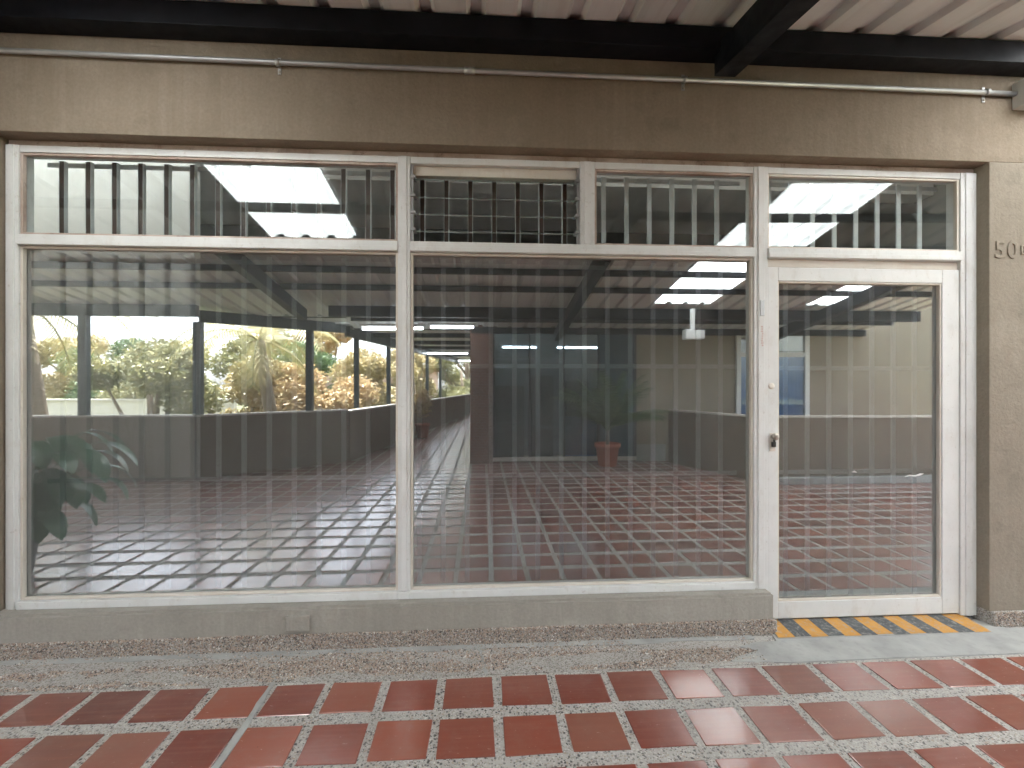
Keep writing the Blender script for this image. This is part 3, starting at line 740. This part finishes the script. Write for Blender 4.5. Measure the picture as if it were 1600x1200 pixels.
tubelight('lit tube light inside the dark shop behind its right glass pane', 1.75, 2.75, -8.3, 2.32, 2.32)
hl = thing('hanging_lamp', 'white emergency lamp hanging on a slanted arm before the olive wall', 'lamp')
boxes('arm', [(3.205, 3.262, -4.33, -4.27, 2.30, 2.62)], 'white_plastic', hl, .006)
box('lamp_body', 3.10, 3.245, -4.38, -4.22, 2.145, 2.299, 'white_plastic', hl, .012); box('lamp_head', 3.255, 3.40, -4.37, -4.23, 2.15, 2.285, 'white_plastic', hl, .012)

# ------------------------------------------------------------------ plants
def leaf_blade(bm, base, dirv, length, width, droop, up=Vector((0, 0, 1)), n=7, fold=.18):
    d = Vector(dirv).normalized(); side = d.cross(up)
    if side.length < .05: side = Vector((1, 0, 0))
    side.normalize(); p = Vector(base); rows = []
    for i in range(n+1):
        t = i/n; wv = width*.5*(math.sin(math.pi*min(1, (t*.93+.05)))**.75)*(1 if t < 1 else 0)
        nor = side.cross(d).normalized()
        rows.append((bm.verts.new(p-side*wv+nor*wv*fold), bm.verts.new(p), bm.verts.new(p+side*wv+nor*wv*fold)))
        d = (d+Vector((0, 0, -droop/n))).normalized(); p = p+d*length/n
    for i in range(n):
        a, b = rows[i], rows[i+1]
        bm.faces.new((a[0], a[1], b[1], b[0])).smooth = True; bm.faces.new((a[1], a[2], b[2], b[1])).smooth = True
def pot(parent, loc, r, h, mat='terracotta'):
    lathe('pot', [(r*.68, 0), (r*.72, .01), (r*.92, h*.82), (r*1.04, h*.83), (r*1.06, h), (r*.94, h), (r*.9, h*.9)], mat, parent, loc)
    lathe('soil', [(r*.85, h*.86), (r*.5, h*.9), (.02, h*.91)], 'soil', parent, loc, 16)
def broadleaf(label, loc, r2):
    t = thing('potted_plant', label, 'plant'); pot(t, loc, .17, .32, 'dark_frame')
    x0, y0 = loc[0], loc[1]
    stems = bmesh.new()
    tgt = []
    for i in range(30):
        a = r2.uniform(0, 6.28); ln = r2.uniform(.12, .42); z = r2.uniform(.52, 1.08)
        tgt.append((a, ln, z))
    tgt += [(r2.uniform(-1.0, 1.0), r2.uniform(.25, .58), r2.uniform(.55, 1.08)) for _ in range(22)]
    for i, (a, ln, z) in enumerate(tgt):
        b = Vector((x0+.03*math.cos(a), y0+.03*math.sin(a), .31)); e = Vector((x0+ln*math.cos(a), y0+ln*math.sin(a), z))
        m_ = b.lerp(e, .5)+Vector((-.05*math.cos(a), -.05*math.sin(a), .14))
        bm_tube(stems, [b, b.lerp(m_, .6)+Vector((0, 0, .03)), m_, m_.lerp(e, .6)+Vector((0, 0, .04)), e], [.006, .006, .005, .004, .003], 5)
        bm = bmesh.new(); leaf_blade(bm, e, (math.cos(a), math.sin(a), .1), r2.uniform(.26, .38), r2.uniform(.13, .19), r2.uniform(1.3, 2.6))
        done(bm, 'leaf', 'leaf_dark', t)
    done(stems, 'stems', 'leaf_dark', t)
broadleaf('large leafed dark green potted plant reflected in the left window pane', (-3.56, -1.0, .005), random.Random(12))
def palm_fronds(bm, top, n, length, r2, leaflet, lw, arch=1.2, pitch=(.3, 1.1), k=22):
    for i in range(n):
        a = 6.283*i/n+r2.uniform(-.25, .25); el = r2.uniform(*pitch)
        d = Vector((math.cos(a)*math.cos(el), math.sin(a)*math.cos(el), math.sin(el))); p = Vector(top); pts = [p.copy()]
        L = length*r2.uniform(.8, 1.1)
        for q in range(k):
            d = (d+Vector((0, 0, -arch/k))).normalized(); p = p+d*L/k; pts.append(p.copy())
            if q > 2:
                s = d.cross(Vector((0, 0, 1))).normalized(); ll = leaflet*(1-abs(q/k-.45)*1.2)*r2.uniform(.85, 1.1)
                for sg in (-1, 1):
                    e = p+(s*sg*.8+d*.55+Vector((0, 0, -.35))).normalized()*ll; wv = d*lw
                    v4 = [bm.verts.new(p-wv), bm.verts.new(p+wv), bm.verts.new(e+wv*.15), bm.verts.new(e-wv*.15)]; bm.faces.new(v4)
        bm_tube(bm, pts[::3]+[pts[-1]], [.012*length*(1-.8*j/len(pts[::3])) for j in range(len(pts[::3])+1)], 4, False)
pp_ = thing('potted_palm', 'feathery green palm in a terracotta pot before the dark shopfront', 'plant')
pot(pp_, (2.23, -5.52, .005), .22, .40)
bm = bmesh.new(); palm_fronds(bm, (2.23, -5.52, .62), 26, 1.15, random.Random(5), .34, .016, 1.1, (.75, 1.45)); done(bm, 'fronds', 'leaf_green', pp_)
tube('stem', [(2.23, -5.52, .35), (2.24, -5.52, .7), (2.23, -5.52, .98)], [.03, .024, .02], 'trunk', pp_, 8)
p2 = thing('potted_shrub', 'small shrub in a clay pot standing against the corridor parapet', 'plant')
pot(p2, (-1.62, -10.2, .005), .2, .38)
def crown(bm, blobs, nleaf, size, r2):
    for (cx, cy_, cz, rx, ry, rz) in blobs:
        vol = nleaf
        for _ in range(vol):
            while True:
                q = Vector((r2.uniform(-1, 1), r2.uniform(-1, 1), r2.uniform(-1, 1)))
                if .3 < q.length < 1: break
            q = q*(.75+.25*r2.random()); p = Vector((cx+q.x*rx, cy_+q.y*ry, cz+q.z*rz))
            a = Vector((r2.uniform(-1, 1), r2.uniform(-1, 1), r2.uniform(-.7, .7))).normalized(); b = a.cross(Vector((r2.uniform(-1, 1), r2.uniform(-1, 1), r2.uniform(-1, 1)))).normalized()
            s = size*r2.uniform(.6, 1.3)
            bm.faces.new([bm.verts.new(p-a*s), bm.verts.new(p+b*s*.42), bm.verts.new(p+a*s), bm.verts.new(p-b*s*.42)])
bm = bmesh.new(); crown(bm, [(-1.62, -10.2, .95, .3, .3, .45)], 420, .07, random.Random(3)); done(bm, 'foliage', 'leaf_orange', p2)
tube('stem', [(-1.62, -10.2, .34), (-1.62, -10.2, .9)], .015, 'trunk', p2, 6)

def tree(label, x, y, h, rad, mat, seed, n=1500, size=.085):
    r2 = random.Random(seed); t = thing('tree', label, 'tree', group='trees beyond the terrace parapet')
    zb = -3.2; zc = zb+h*.62; blobs = []
    bm = bmesh.new(); bm_tube(bm, [(x, y, zb), (x+.1, y, zb+h*.25), (x+.15, y+.1, zb+h*.5), (x, y, zb+h*.75)], [h*.03, h*.024, h*.018, h*.008], 8)
    for i in range(9):
        a = r2.uniform(0, 6.28); rr_ = rad*r2.uniform(.25, .8); zz = zc+rad*r2.uniform(-.75, .85)
        b = rad*r2.uniform(.32, .55); c = Vector((x+rr_*math.cos(a), y+rr_*math.sin(a), zz)); blobs.append((c.x, c.y, c.z, b, b, b*.75))
        s = Vector((x+.12, y, zb+h*r2.uniform(.3, .55))); bm_tube(bm, [s, s.lerp(c, .5)+Vector((0, 0, .1)), c], [h*.012, h*.008, h*.003], 6)
    done(bm, 'trunk', 'trunk', t); bm = bmesh.new(); crown(bm, blobs, n, size, r2); done(bm, 'crown', mat, t)
tree('olive green tree left of the yellow crowned tree', -9.6, -11.5, 6.4, 1.9, 'leaf_olive', 1)
tree('broad pale olive tree behind the long terrace parapet', -13.2, -17, 6.6, 2.2, 'leaf_olive', 2)
tree('yellow crowned tree close behind the chamfered parapet', -6.6, -11.2, 6.0, 1.8, 'leaf_yellow', 3)
tree('orange brown tree near the parapet corner', -4.7, -11.0, 5.8, 1.5, 'leaf_orange', 4)
tree('golden tree beside the corridor parapet', -4.6, -16.5, 6.6, 1.9, 'leaf_yellow', 5)
tree('tall yellow tree at the corridor end', -3.9, -24, 7.2, 2.2, 'leaf_yellow', 6)
tree('dark green tree far behind the orange brown tree', -8.6, -21, 6.8, 2.3, 'leaf_green', 7)
tree('green tree beyond the end of the corridor', -1.4, -29, 7.4, 2.4, 'leaf_olive', 8)
tree('high green tree behind the pale garden wall', -20, -24, 7.6, 2.6, 'leaf_green', 9)
for i, (x, lab) in enumerate(((-46, 'far pale tree at the left end of the distant tree line'), (-37, 'far rounded tree second in the distant tree line'), (-28.5, 'far olive tree behind the pale garden wall'), (-20.5, 'far tree rising between the parapet posts'), (-13.5, 'far yellowish tree left of the pink house'), (-1.5, 'far tree right of the pink house'))):
    tree(lab, x, -40-2*(i % 2), 9.4+.5*(i % 3), 3.6, ('leaf_olive', 'leaf_yellow', 'leaf_olive')[i % 3], 40+i, 700, .22)
def palm(label, x, y, h, seed, n=15, ln=2.6):
    r2 = random.Random(seed); t = thing('palm_tree', label, 'palm', group='palms beyond the terrace parapet')
    pts = [(x+.25*math.sin(i*.5), y, -3.2+h*i/8) for i in range(9)]
    tube('trunk', pts, [.19-.008*i for i in range(9)], 'trunk', t, 10)
    bm = bmesh.new(); palm_fronds(bm, pts[-1], n, ln, r2, .75, .022, 1.9, (.0, 1.2), 30); done(bm, 'fronds', 'palm_leaf', t)
palm('palm with long arching fronds behind the left end of the parapet', -9.3, -7.6, 6.2, 3)
palm('palm with dry golden fronds behind the chamfered parapet', -5.2, -9.0, 5.7, 8, 13, 2.1)
gw = thing('garden_wall', 'long pale garden wall standing beyond the terrace', 'wall')
box('wall', -40, -9.0, -15.2, -15.0, -3.2, .85, 'pale_wall', gw); box('coping', -40, -9.0, -15.25, -14.95, .8505, .92, 'coping', gw)
hs = thing('far_house', 'pink rendered house standing behind the trees', 'building')
m_paint('pink_wall', (.50, .34, .29), (.58, .42, .36), (.4, .27, .22), .85)
box('wall', -13, -3.6, -36, -29, -3.2, 2.4, 'pink_wall', hs); box('roof', -13.4, -3.2, -36.4, -28.6, 2.401, 2.7, 'terracotta', hs)
for x in (-11.5, -9, -6.5): box('window', x, x+1.1, -28.999, -28.93, .2, 1.5, 'dark_frame', hs)
